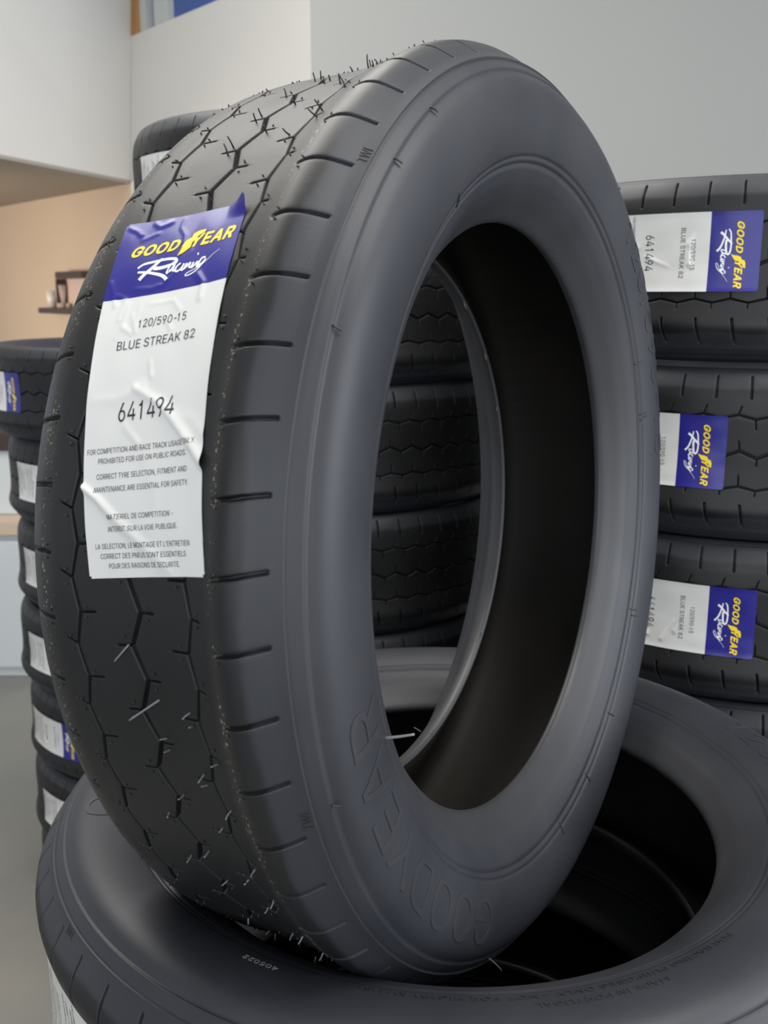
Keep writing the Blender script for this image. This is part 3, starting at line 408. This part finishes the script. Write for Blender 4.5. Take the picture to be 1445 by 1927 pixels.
PRINT = [('120/590-15', 63.9, 25, 53.7, 4.3), ('BLUE STREAK 82', 74.3, 14.2, 61.2, 4.5), ('641494', 109.8, 19.9, 54.2, 9.0),
         ('FOR COMPETITION AND RACE TRACK USAGE ONLY.', 124.2, 2.2, 69.3, 2.5), ('PROHIBITED FOR USE ON PUBLIC ROADS.', 128.9, 9.1, 63, 2.5),
         ('CORRECT TYRE SELECTION, FITMENT AND', 136.1, 8, 63.6, 2.5), ('MAINTENANCE ARE ESSENTIAL FOR SAFETY.', 142.1, 6.6, 64.6, 2.5),
         ('MATERIEL DE COMPETITION -', 155.0, 14.5, 54.9, 2.4), ('INTERDIT SUR LA VOIE PUBLIQUE.', 160.6, 14.2, 57.4, 2.4),
         ("LA SELECTION, LE MONTAGE ET L'ENTRETIEN", 168.4, 5.6, 64.6, 2.4), ('CORRECT DES PNEUS SONT ESSENTIELS', 173.0, 8.3, 61.9, 2.4), ('POUR DES RAISONS DE SECURITE.', 177.6, 13, 57.4, 2.4)]
def brand_bm(grow=0.):
    bm = bmesh.new()
    for body, x0, x1, y0, hh in (GOOD, YEAR):
        b = fit_text(body, x0-grow, x1+grow, y0-grow, hh+2*grow, bold=True, shear=.30)
        join(bm, b)
    c = np.array(FOOT).mean(0)
    vs = [bm.verts.new((.001*q[1], -.001*q[0], .00003)) for q in FOOT]
    if grow:
        for v in vs:
            d = Vector((v.co.x-c[1]*.001, v.co.y+c[0]*.001, 0)); v.co += d.normalized()*grow
    bm.faces.new(vs)
    return bm
def print_bm(lines):
    bm = bmesh.new()
    for t, a, b0, b1, hh in lines:
        join(bm, fit_text(t, b0*.001, b1*.001, -a*.001, hh*.001))
    return bm
FLAT = {}
def flat(key, fn, sx=.0016, sy=.0016):
    if key not in FLAT:
        bm = fn(); cut_grid(bm, sx, sy); FLAT[key] = bm
    return FLAT[key].copy()
def make_sticker(mp, parent, detail=True):
    st = sheet('sticker', mp, HB, LL, 0, LW, M['white'], parent)
    st['label'] = 'glossy white vinyl sticker with black print, crinkled'
    hb = sheet('header_band', mp, 0, HB, 0, LW, M['blue'], st, h=.00004); hb['label'] = 'deep blue header band of the sticker'
    b = flat('outline', lambda: brand_bm(.0004)); apply_map(b, mp, .00012); bm_obj('brand_outline', b, M['dark'], st)['label'] = 'dark outline of the brand lettering'
    b = flat('brand', lambda: brand_bm()); apply_map(b, mp, .0002); bm_obj('brand_lettering', b, M['yellow'], st)['label'] = 'yellow slanted brand lettering'
    b = flat('script', stroke_bm); apply_map(b, mp, .0002); bm_obj('racing_script', b, M['script'], st)['label'] = 'white brush script lettering'
    for key, nm, ls, lb in (('p1', 'size_lettering', PRINT[:2], 'black printed size and pattern name'), ('p2', 'number_lettering', PRINT[2:3], 'large black printed article number'), ('p3', 'warning_lettering', PRINT[3:7], 'small black printed English lines'), ('p4', 'warning_lettering', PRINT[7:], 'small black printed French lines')):
        b = flat(key, lambda: print_bm(ls)); apply_map(b, mp, .00016); bm_obj(nm, b, M['ink'], st)['label'] = lb
    return st

# ------------------------------------------------------------------ the tyre that is copied
def sidewall_text(body, phi0, phi1, r0, r1, parent, ext=.00045, bold=False, name='raised_lettering', label=None, m='letter', hoff=0.):
    """letters running clockwise from phi0 to phi1 (degrees) with their tops outward"""
    rm = (r0+r1)/2; w = math.radians(phi0-phi1)*rm
    bm = fit_text(body, 0, w, 0, (r1-r0), extrude=ext, bold=bold)
    cut_grid(bm, .004, .004)
    for v in bm.verts:
        x, y, h = v.co; ph = math.radians(phi0)-x/rm; r = r0+y
        z = float(side_z(r))+h+hoff
        v.co = (r*math.cos(ph), r*math.sin(ph), z)
    o = bm_obj(name, bm, M[m], parent)
    if label: o['label'] = label
    return o
def make_tyre(loc=(0, 0, 0)):
    t = empty('racing_tyre', loc)
    tread_mesh('tread', t)
    for s in (1, -1):
        sw = lathe('sidewall', SIDE if s > 0 else [(-z, r) for z, r in SIDE_F], M['side'], t)
        bd = lathe('bead', BEAD if s > 0 else [(-z, r) for z, r in BEAD_F], M['bead'], t)
        if s > 0:
            sidewall_text('GOODYEAR', 343, 289, .2395, .2655, sw, label='large raised brand name on the lower sidewall')
            sidewall_text('120/590-15', 151, 103, .2490, .2690, sw, label='raised size marking on the sidewall')
    full = LINER+[(-z, r) for z, r in LINER_F[::-1][1:]]
    lathe('inner_liner', full, M['liner'], t, seg=NP*12, rib=.0003)
    return t
proto = make_tyre()
parts = {}
# the hero tyre leaning on the stack
pa, pb = math.radians(30.238), math.radians(3.1385)
n = np.array([math.cos(pa)*math.cos(pb), math.sin(pb), -math.sin(pa)*math.cos(pb)])
u = np.array([0, 1., 0]); u -= n*(u@n); u /= np.linalg.norm(u); v = np.cross(n, u)
hero = proto
hero.location = cam2w((.0335, .0012, .6898))+Vector((0, 0, H))
mw = Matrix((cam2w(u), cam2w(v), cam2w(n))).transposed()
hero.rotation_euler = mw.to_euler()
_t = [o for o in hero.children if o.name.startswith('tread')][0]; STACK_TREAD = _t.data
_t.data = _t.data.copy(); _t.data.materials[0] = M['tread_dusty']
tag(hero, 'large black racing tyre standing upright on the stack, facing right', 'tyre')

def stack_tyre(loc, rotz, flip, zs, label, group):
    c = copy_tree(proto); c.location = loc
    c.rotation_euler = Matrix.Rotation(rotz, 4, 'Z').to_euler() if not flip else (Matrix.Rotation(rotz, 4, 'Z')@Matrix.Rotation(PI, 4, 'X')).to_euler()
    for o in c.children:
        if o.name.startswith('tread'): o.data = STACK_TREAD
    c.scale = (1, 1, zs); tag(c, label, 'tyre', group); return c
W = .1768
stickers = [('A', wr_stack(3)), ('B', wr_stack(11)), ('C', wr_stack(23))]
STK = []
def add_sticker(ty, k, ang, zoff=0., flip=False):
    """sticker centred at local angle ang of the tyre"""
    while len(STK) <= k:
        STK.append(make_sticker(Map(stickers[len(STK)][1]), None))
        for o in [STK[-1]]+list(STK[-1].children): COL.objects.unlink(o)
    s = STK[k].copy(); COL.objects.link(s); s.parent = ty
    for ch in STK[k].children:
        d = ch.copy(); d.parent = s; COL.objects.link(d)
    s.rotation_euler = (Matrix.Rotation(ang, 4, 'Z')@(Matrix.Rotation(PI, 4, 'X') if flip else Matrix.Identity(4))).to_euler()
    s.location = (0, 0, zoff); return s
def ang_at(cx, cy, x, y, r=.2935):
    """world angle on a stack of centre (cx,cy) where the pixel's ray meets its tread"""
    d = ray(x, y); a = d.x**2+d.y**2; b = -2*(d.x*cx+d.y*cy); c = cx*cx+cy*cy-r*r
    q = b*b-4*a*c; s = (-b-math.sqrt(max(q, 0)))/(2*a)
    return math.atan2(s*d.y-cy, s*d.x-cx), s*d.z
HALF = LL/2/.2935
PH0 = math.radians(273.98)            # local angle of a slot's outer end

# --- stack under the hero
sup = cam2w((.0486, .2853, .7401)); sx, sy, sz = sup.x, sup.y, sup.z+H
d = ray(1296, 1392); s_ = (sz+.0885-H)/d.z; a12 = math.atan2(d.y*s_-sy, d.x*s_-sx)
rot = a12-math.radians(150)
SUP_ROT = rot
top = stack_tyre((sx, sy, sz), rot, False, 1, 'black tyre lying flat directly under the upright tyre, its hole open to view', None)
top.scale = (.982, .982, 1)
pit = (sz-.084)/5
for i in range(5):
    lab = 'black tyre second from the top under the upright one, its shoulder peeping out bottom left' if i == 0 else 'black tyre lower in the stack under the upright tyre, hidden below the frame'
    stack_tyre((sx, sy, sz-.0838-pit*(i+.5)+.0051*pit/W), rot+1.1*(i+1), True, pit/W, lab, 'tyres hidden in the stack under the upright tyre' if i else None)

# --- right stack: measured centres
RX, RY = .4479, 1.2174
rz = [.0259, -.1562, -.3317]
rph = [-.7205, -.5376, -.5485]
rl = ['black tyre on top of the right stack, longest sticker end in view', 'black tyre second from top in the right stack, mostly blue sticker showing', 'black tyre third from top in the right stack, sticker wholly white and blue']
rl = ['black tyre lying topmost in the stack at the right edge', 'black tyre second from the top in the stack at the right edge', 'black tyre third from the top in the stack at the right edge']
rs = [(1336, 1432, 470), (1278, 1366, 850), (1340, 1424, 1145)]
def px_of(P):
    dd = P[1]*cp-P[2]*sp; dn = -P[1]*sp-P[2]*cp
    return CX+F*P[0]/dd, CY+F*dn/dd
def place(cx, cy, z, ph_world_slot, zs, label, group, stk=None, k=0, flip=True, zoff=0):
    # slots' local phase PH0 must land on the measured world angle
    r = ph_world_slot+PH0 if flip else ph_world_slot-PH0
    t = stack_tyre((cx, cy, z+H), r, flip, zs, label, group)
    if stk is not None:
        # stk = world angle of the sticker's top (blue) edge; decreasing local angle = increasing world angle when flipped
        loc_top = r-stk if flip else stk-r
        add_sticker(t, k, loc_top+HALF, zoff)
    return t
for i in range(3):
    zs = (.1780 if i == 0 else .1765)/.178
    a_top, _ = ang_at(RX, RY, rs[i][1], rs[i][2], .2942)
    aw = rph[i]-PI/2                    # sin/cos convention -> world angle
    place(RX, RY, rz[i], aw, zs, rl[i], None, a_top, i, zoff=(-.012, -.001, -.002)[i])
zb = rz[2]-.0930; pit = (zb+H)/5
for i in range(5):
    lab = 'black tyre fourth from the top in the right stack, just above the flat tyre' if i == 0 else 'black tyre low in the right stack, hidden behind the flat tyre'
    place(RX+.01, RY-.004, zb-pit*(i+.5)+.0051*pit/W, -1.9+.7*i, pit/W, lab, 'tyres hidden low in the right stack' if i else None)
# --- stack behind, seen through the hero's hole
BX, BY = -.088, 1.577
bz = [.147-.178*i for i in range(5)]
for i, z in enumerate(bz):
    lab = ['black tyre topmost in the stack behind, arching out beside the upright tyre', 'black tyre second from the top in the stack behind, seen high through the hole', 'black tyre third from the top in the stack behind, seen through the hole',
           'black tyre fourth from the top in the stack behind, seen low through the hole', 'black tyre fifth in the stack behind, glimpsed just above the flat tyre'][i]
    st = None
    if i == 0: st, _ = ang_at(BX, BY, 420, 320)
    place(BX, BY, z, -1.6+.03*i, .178/W, lab, None, st, 1)
zb = bz[-1]-.0945; pit = (zb+H)/4
for i in range(4): place(BX, BY, zb-pit*(i+.5)+.0051*pit/W, -1.4+.5*i, pit/W, 'black tyre low in the stack behind the upright tyre, hidden from view', 'tyres hidden low in the stack behind')
# --- left stack
LX, LY = -.50, 2.07
lz0 = -.628+.1775*2+.1775/2            # top tyre centre
lst = [(66, 730), (150, 910), (150, 1090), (170, 1260), (148, 1430), (190, 1590)]
ln = ['topmost', 'second from the top', 'third from the top', 'fourth from the top', 'fifth from the top', 'sixth from the top']
for i in range(6):
    z = lz0-.1775*i
    st, _ = ang_at(LX, LY, *lst[i])
    dx = (-.03, 0, .004, -.004, .003, .0)[i]
    place(LX+dx, LY, z, -1.7+.4*i, .1775/W, 'black tyre with a sticker, %s in the far left stack' % ln[i], None, st, (1, 0, 2, 1, 2, 0)[i], zoff=.0)
zb = lz0-.1775*5-.0942; pit = zb+H
print('LEFT REST', pit)
place(LX, LY, zb-pit/2+.0051*pit/W, -1.2, pit/W, 'black tyre at the bottom of the far left stack, hidden behind the flat tyre', None)

# --- sticker on the hero
make_sticker(Map(wr_main, math.radians(257.75), .0005, .107), hero)
# --- wear marks and small lettering
def shoulder_text(body, phi, parent, w=.0095, name='wear_mark'):
    bm = fit_text(body, -w/2, w/2, 0, .0042, extrude=.00025, offset=.0)
    cut_grid(bm, .003, 0)
    for q in bm.verts:
        x, y, h = q.co; ph = math.radians(phi)-x/.287; z = .0792-y
        r = float(prof(z))+.0001+h; q.co = (r*math.cos(ph), r*math.sin(ph), z+h*.3)
    return bm_obj(name, bm, M['nub'], parent)
for ph in (233.7, 297.8): shoulder_text('TWI', ph, hero)
sup_side = [o for o in top.children if o.name.startswith('sidewall') and o.data.vertices[0].co.z > 0][0]
dt = math.degrees
for o in sup_side.children:
    if o.name == 'raised_lettering.002' or (o.data.name.startswith('raised_lettering') and o.data.name == 'raised_lettering'): o.rotation_euler.z = math.radians(-17)
def sup_ang(x, y):
    d = ray(x, y); s = (sz+.088-H)/d.z; return dt(math.atan2(d.y*s-sy, d.x*s-sx)-SUP_ROT), math.hypot(d.y*s-sy, d.x*s-sx)
a0, r0 = sup_ang(1392, 1776); a1, r1 = sup_ang(950, 1910)
print('SUP text', a0, r0, a1, r1, sup_ang(1280, 1875), sup_ang(505, 1858), sup_ang(435, 1833))
span = (a0-a1) % 360
sidewall_text('FOR RACING PURPOSES ONLY - NOT FOR HIGHWAY USE', a0, a0-span*1.52, .2355, .2395, sup_side, ext=.0005, name='small_lettering', label='small raised warning line on the flat tyre')
a2, r2 = sup_ang(1278, 1874)
sidewall_text('MADE IN PORTUGAL', a2, a2-18, .2445, .2485, sup_side, ext=.0005, name='small_lettering', label='small raised origin line on the flat tyre')
a3, r3 = sup_ang(505, 1855); a4, r4 = sup_ang(435, 1832)
M['mark'] = mat('pale stamped ink', (.30, .30, .29), .6)
sidewall_text('405022', a3, a3-((a3-a4) % 360), .2395, .2432, sup_side, ext=.0001, name='stamped_number', label='pale stamped number on the flat tyre', m='mark', hoff=.0003)
shoulder_text('TWI', sup_ang(132, 1722)[0], top).data.materials[0] = M['letter']
# sticker lifting off the flat tyre's near left tread
aa, _ = ang_at(sx, sy, 84, 1790, .296)
lt = aa-SUP_ROT-.10
ss = add_sticker(top, 2, lt+HALF, .010, flip=True); ss.location.x += .003*math.cos(lt+.1); ss.location.y += .003*math.sin(lt+.1)

# ------------------------------------------------------------------ vent whiskers
def tube(bm, pts, r0, r1, sides=6):
    rings = []
    for i, p in enumerate(pts):
        d = Vector(pts[min(i+1, len(pts)-1)])-Vector(pts[max(i-1, 0)]); d.normalize()
        a = d.orthogonal().normalized(); b = d.cross(a); r = r0+(r1-r0)*i/(len(pts)-1)
        rings.append([bm.verts.new(Vector(p)+a*r*math.cos(TAU*k/sides)+b*r*math.sin(TAU*k/sides)) for k in range(sides)])
    for A, B in zip(rings[:-1], rings[1:]):
        for k in range(sides): bm.faces.new((A[k], A[(k+1) % sides], B[(k+1) % sides], B[k]))
    bm.faces.new(rings[-1]); bm.faces.new(rings[0][::-1])
def tp(phi, z, h=0):
    nr, nz = prof_n(z); r = float(prof(z)); a = math.radians(phi)
    return Vector(((r+h*nr)*math.cos(a), (r+h*nr)*math.sin(a), z+h*nz))
def whisker(base, tip, bend, r=.00055, parent=None, m='whisker'):
    base, tip = Vector(base), Vector(tip); pts = []
    for i in range(7):
        t = i/6; pts.append(base.lerp(tip, t)+Vector(bend)*(4*t*(1-t)))
    bm = bmesh.new(); tube(bm, pts, r, r*.7)
    return bm_obj('rubber_whisker', bm, M[m], parent or hero, True)
def on_sticker(phi, z):
    A = math.radians(phi % 360-257.75)*.2935; B = z-.0005; c, n_ = math.cos(.107), math.sin(.107)
    return abs(A*c+B*n_) < LL/2+.002 and abs(-A*n_+B*c) < LW/2+.002
nub = bmesh.new(); PTD = math.degrees(PT)
def add_nub(phi, z, h):
    p0, p1 = tp(phi, z, -.0003), tp(phi+random.uniform(-.25, .25), z+random.uniform(-.0006, .0006), h)
    tube(nub, [p0, p0.lerp(p1, .6), p1], .00048, .00036, 6)
rows_ = [(-.0374-.0022-.004, .09, P_L), (-.0374+.0022+.004, .09, P_R), (-.0036-.0045, -.02, P_L), (.0036+.0045, -.02, P_R), (.0338-.0019-.0045, -.055, P_L), (.0338+.0019+.004, -.055, P_R), (.053, .03, P_S), (-.058, -.07, P_S)]
b0 = math.degrees(math.radians(273.98) % PT)
nwh = 0
for z, shf, pp in rows_:
    for k in range(NP):
        phc = b0+(pp+shf+k)*PTD
        if not 165 < phc % 360 < 380 and not phc % 360 < 15: continue
        for s in (-1, 1):
            if on_sticker(phc+s*.62, z): continue
            ph = phc+s*.62+random.uniform(-.08, .08); q = ph % 360
            longer = (q < 232 and z > -.02 and random.random() < .62) or (286 < q < 335 and -.02 < z < .05 and random.random() < .5) or (z < -.05 and 225 < q < 262 and random.random() < .7) or (z < -.05 and 286 < q < 300)
            if longer and nwh < 84:
                nwh += 1; h = random.uniform(.003, .0075) if q < 232 else random.uniform(.0022, .005)
                A = tp(ph, z, -.0003); B = tp(ph+random.uniform(-.35, .35), z+random.uniform(-.0012, .0012), h)
                whisker(A, B, (random.uniform(-.0002, .0002), random.uniform(-.0002, .0002), random.uniform(-.0004, .0004)), .0005, m='nub' if q < 262 else 'whisker')
            else: add_nub(ph, z, random.uniform(.0006, .0014))
o = bm_obj('vent_nub', nub, M['nub'], hero, True); o['kind'] = 'stuff'
# long pale hairs the photo shows singly
for ph_, l_ in ((151.5, .005), (150.5, .005), (134.5, .006), (133.6, .006), (118.5, .007), (56, .007), (22.5, .006)):
    a_ = math.radians(ph_); c_, s2_ = math.cos(a_), math.sin(a_)
    whisker((.1940*c_, .1940*s2_, -.028), ((.1926-l_)*c_, (.1926-l_)*s2_, -.025), (0, 0, 0), .0005)
A = tp(287.0, .0085, -.0003); whisker(A, tp(289.0, -.0075, .006), (0, 0, 0), .0006)
A = tp(282.0, -.0060, -.0003); whisker(A, tp(283.6, -.0135, .003), (0, 0, 0), .0005)
def sidep(phi, r, h=0): a = math.radians(phi); return Vector((r*math.cos(a), r*math.sin(a), float(side_z(r))+h))
whisker(sidep(296.4, .2332, -.001), sidep(295.9, .2285, .0165), (0, 0, .0006), .0008)
whisker(sidep(349.2, .2810, -.001), sidep(353.0, .2930, .006), (0, 0, .001), .0006)
for ph, r in ((124.5, .2285), (113.0, .2290), (111.8, .2290), (70, .2285), (68.8, .231), (46, .229), (223, .2285), (30, .2285), (15, .229)):
    a, b = sidep(ph, r-.001, .0004), sidep(ph+random.uniform(-.5, .5), r+.006, .0007); whisker(a, b, (0, 0, .0003), .00045, m='nub')
for ph in (222, 232, 252, 297): whisker(sidep(ph, .2790, 0), sidep(ph+.3, .2765, .0025), (0, 0, .0004), .0006, m='nub')
# hairs on the flat tyre's bead lip
def bp_w(x, y, zoff): d = ray(x, y); s = (sz+zoff-H)/d.z; return Vector((d.x*s, d.y*s, d.z*s+H))
inv = top.matrix_basis.inverted()
for (x, y, up, dx) in ((588, 1841, .014, .002), (660, 1862, .006, 0), (792, 1377, .004, -.006)):
    P = bp_w(x, y, .066); whisker(inv@P, inv@(P+Vector((dx, 0, up))), (0, 0, 0), .0006, parent=top)

# ------------------------------------------------------------------ the room
def st(o): o['kind'] = 'structure'; return o
st(prism('floor', [(-6, -3), (6, -3), (6, 9), (-6, 9)], -.05, 0, M['floor']))
A0 = Vector((-.998, 4.0)); DW = Vector((.449, -.515)); NW = Vector((DW.y, -DW.x)).normalized()*-1   # pointing away from camera
NW = Vector((.515, .449)).normalized()
def wp(t, off=0): p = A0+DW*t+NW*off; return (p.x, p.y)
def t_of(x, y):
    d = ray(x, y); # intersection of the ray with the wall plane
    s = (A0.x*NW.x+A0.y*NW.y)/(d.x*NW.x+d.y*NW.y); p = Vector((d.x*s, d.y*s))-A0
    return p.dot(DW)/DW.length_squared
st(prism('wall_back', [wp(0), wp(1.738), wp(1.738, .1), wp(0, .1)], 0, H+.942, M['wall']))
st(prism('wall_left', [wp(-6), wp(0), wp(0, .1), wp(-6, .1)], 0, H+1.62, M['beige']))
ZB = H+.419
bk = st(prism('wall_bulkhead', [wp(0, -.001), (-1.60, 2.09), (-4.4, 2.9), wp(-6, -.001)], ZB+.012, H+1.62, M['wall']))
_m = (t_of(247.5, 75)-t_of(246, 344))/(.942-.419)*(1.62-.419)
for q in bk.data.vertices:
    if q.co.z > H+1 and (q.co.xy-Vector(wp(0, -.001))).length < .01: q.co.xy = Vector(wp(_m, -.001))
st(prism('trim_1', [wp(0, -.002), (-1.599, 2.093), (-4.39, 2.9), wp(-6, -.002)], ZB, ZB+.012, M['soffit']))
e = wp(1.738)
st(prism('wall_right', [e, (6.0, 4.32), (6.0, 4.42), (e[0], e[1]+.1)], 0, H+1.62, M['wall_shaded']))
st(prism('ceiling', [(-6, -3), (6, -3), (6, 9), (-6, 9)], H+1.62, H+1.67, M['ceil']))
ws = [t_of(x, 40) for x in (240, 258, 268, 283, 307)]
zt = H+.942
win = empty('window_1', (*wp(.5, .03), zt)); st(win)
def wpart(name, t0, t1, z0, z1, o0, o1, m):
    c = Vector(win.location)
    pts = [wp(t0, o0), wp(t1, o0), wp(t1, o1), wp(t0, o1)]
    o = prism(name, [(p[0]-c.x, p[1]-c.y) for p in pts], z0-c.z, z1-c.z, m, win); return o
wpart('wooden_post', ws[0], ws[1], zt, H+1.61, .0, .06, M['wood'])
wpart('window_frame', ws[1], ws[2], zt, H+1.61, .012, .06, M['frame'])
wpart('pane', ws[2], ws[3], zt, H+1.61, .045, .055, M['pane'])
wpart('mullion', ws[3], (ws[3]+ws[4])/2, zt, H+1.61, .015, .06, M['frame'])
wpart('mullion', (ws[3]+ws[4])/2+.004, ws[4], zt, H+1.61, .02, .06, M['frame'])
wpart('pane', ws[4], 1.73, zt, H+1.61, .045, .055, M['pane'])
# low cabinet far left
cab = empty('low_cabinet', (-1.85, 3.45, 0)); tag(cab, 'white low cabinet with a beige top by the far left wall', 'cabinet')
def cpart(name, x0, x1, y0, y1, z0, z1, m, par=cab, bevel=.004):
    c = Vector(par.location); pts = [(x0, y0), (x1, y0), (x1, y1), (x0, y1)]
    return prism(name, [(p[0]-c.x, p[1]-c.y) for p in pts], z0-c.z, z1-c.z, m, par, bevel)
cpart('body', -2.5, -1.02, 3.22, 3.68, 0.0, .52, M['cab'])
cpart('worktop', -2.53, -1.0, 3.19, 3.7, .521, .57, M['top'])
cpart('door', -2.48, -1.76, 3.20, 3.219, .04, .50, M['cab'])
cpart('door', -1.75, -1.04, 3.20, 3.219, .04, .50, M['cab'])
bx = empty('storage_box', (-1.45, 3.42, .571)); tag(bx, 'pale grey box with a dark lid on the low cabinet', 'box')
cpart('body', -1.75, -1.12, 3.3, 3.6, .571, .80, M['cab'], bx)
cpart('lid', -1.77, -1.10, 3.28, 3.62, .80, .86, M['brown'], bx)
# little wall shelf above the left stack
d = ray(150, 545); s_ = (A0.x*NW.x+A0.y*NW.y)/(d.x*NW.x+d.y*NW.y); P = d*s_
tS = t_of(150, 545); zS = P.z+H; k_ = s_/F
sh = empty('wall_shelf', (*wp(tS, -.02), zS)); tag(sh, 'small dark framed wall shelf on the beige wall above the far left stack', 'shelf')
def spart(name, t0, t1, z0, z1, o0, o1, m, par=sh):
    c = Vector(par.location); pts = [wp(t0, o0), wp(t1, o0), wp(t1, o1), wp(t0, o1)]
    return prism(name, [(p[0]-c.x, p[1]-c.y) for p in pts], z0-c.z, z1-c.z, m, par, .003)
tA, tB = t_of(133, 545), t_of(185, 545); pz = s_/F*1.02
zT, zBt = zS+(545-513)*pz, zS-(570-545)*pz
spart('back_board', tA, tB, zBt, zT, -.02, -.002, M['pink'])
spart('top_board', tA, tB, zT-.03, zT, -.07, -.0205, M['brown'])
spart('side_board', tA, tA+.02, zBt, zT-.031, -.07, -.0205, M['brown'])
tC = t_of(106, 570)
spart('shelf_board', tC, tB, zBt-.045, zBt-.02, -.09, -.002, M['brown'])
zz0 = zBt-.0195
for i, (xa, xb, hh, m, lab) in enumerate(((108, 124, .075, 'white', 'small white pot at the left end of the little wall shelf'), (128, 140, .10, 'pink', 'small pinkish pot beside the white one on the little wall shelf'))):
    ta, tb = t_of(xa, 570), t_of(xb, 570); c = wp((ta+tb)/2, -.045)
    bm = bmesh.new(); bmesh.ops.create_cone(bm, cap_ends=True, segments=20, radius1=.018, radius2=.026, depth=hh)
    bmesh.ops.translate(bm, vec=(0, 0, hh/2), verts=bm.verts[:])
    o = bm_obj('small_pot', bm, M[m], None, True); o.location = (*c, zz0); tag(o, lab, 'pot')

# ------------------------------------------------------------------ light
w = bpy.data.worlds.new('World'); sc.world = w; w.use_nodes = True
w.node_tree.nodes['Background'].inputs[0].default_value = (.88, .93, 1.0, 1); w.node_tree.nodes['Background'].inputs[1].default_value = .7
def area(name, loc, target, sx_, sy_, power, col):
    l = bpy.data.lights.new(name, 'AREA'); l.shape = 'RECTANGLE'; l.size = sx_; l.size_y = sy_; l.energy = power; l.color = col
    o = bpy.data.objects.new(name, l); COL.objects.link(o); o.location = loc
    o.rotation_euler = (Vector(target)-Vector(loc)).to_track_quat('-Z', 'Y').to_euler(); return o
area('window_daylight', (3.4, -.6, H+.5), (0, .8, H-.2), 3.0, 2.4, 110, (.91, .95, 1.0))
area('window_daylight', (-.6, -2.2, H+.3), (0, .8, H-.2), 3.0, 2.0, 40, (.94, .97, 1.0))
area('ceiling_lamp', (-.7, 1.5, H+1.58), (-.7, 1.5, 0), 1.5, 1.5, 52, (1.0, .97, .92))
area('ceiling_lamp', (.9, .2, H+1.58), (.9, .2, 0), 1.2, .6, 30, (1.0, .97, .92))
area('wall_lamp', (-2.5, 3.3, H-.1), (-2.2, 4.9, H-.2), .4, .4, 22, (1.0, .80, .60))

# ------------------------------------------------------------------ camera
cam = bpy.data.cameras.new('camera'); co = bpy.data.objects.new('camera', cam); COL.objects.link(co)
co.location = (0, 0, H); co.rotation_euler = (PI/2-PITCH, 0, 0)
cam.sensor_fit = 'AUTO'; cam.sensor_width = 36; cam.lens = F/1927*36; cam.clip_start = .02
cam.dof.use_dof = True; cam.dof.focus_distance = .60; cam.dof.aperture_fstop = 15
sc.camera = co
vs = sc.view_settings; vs.view_transform = 'Standard'; vs.look = 'None'; vs.exposure = 0; vs.gamma = 1; vs.use_curve_mapping = False
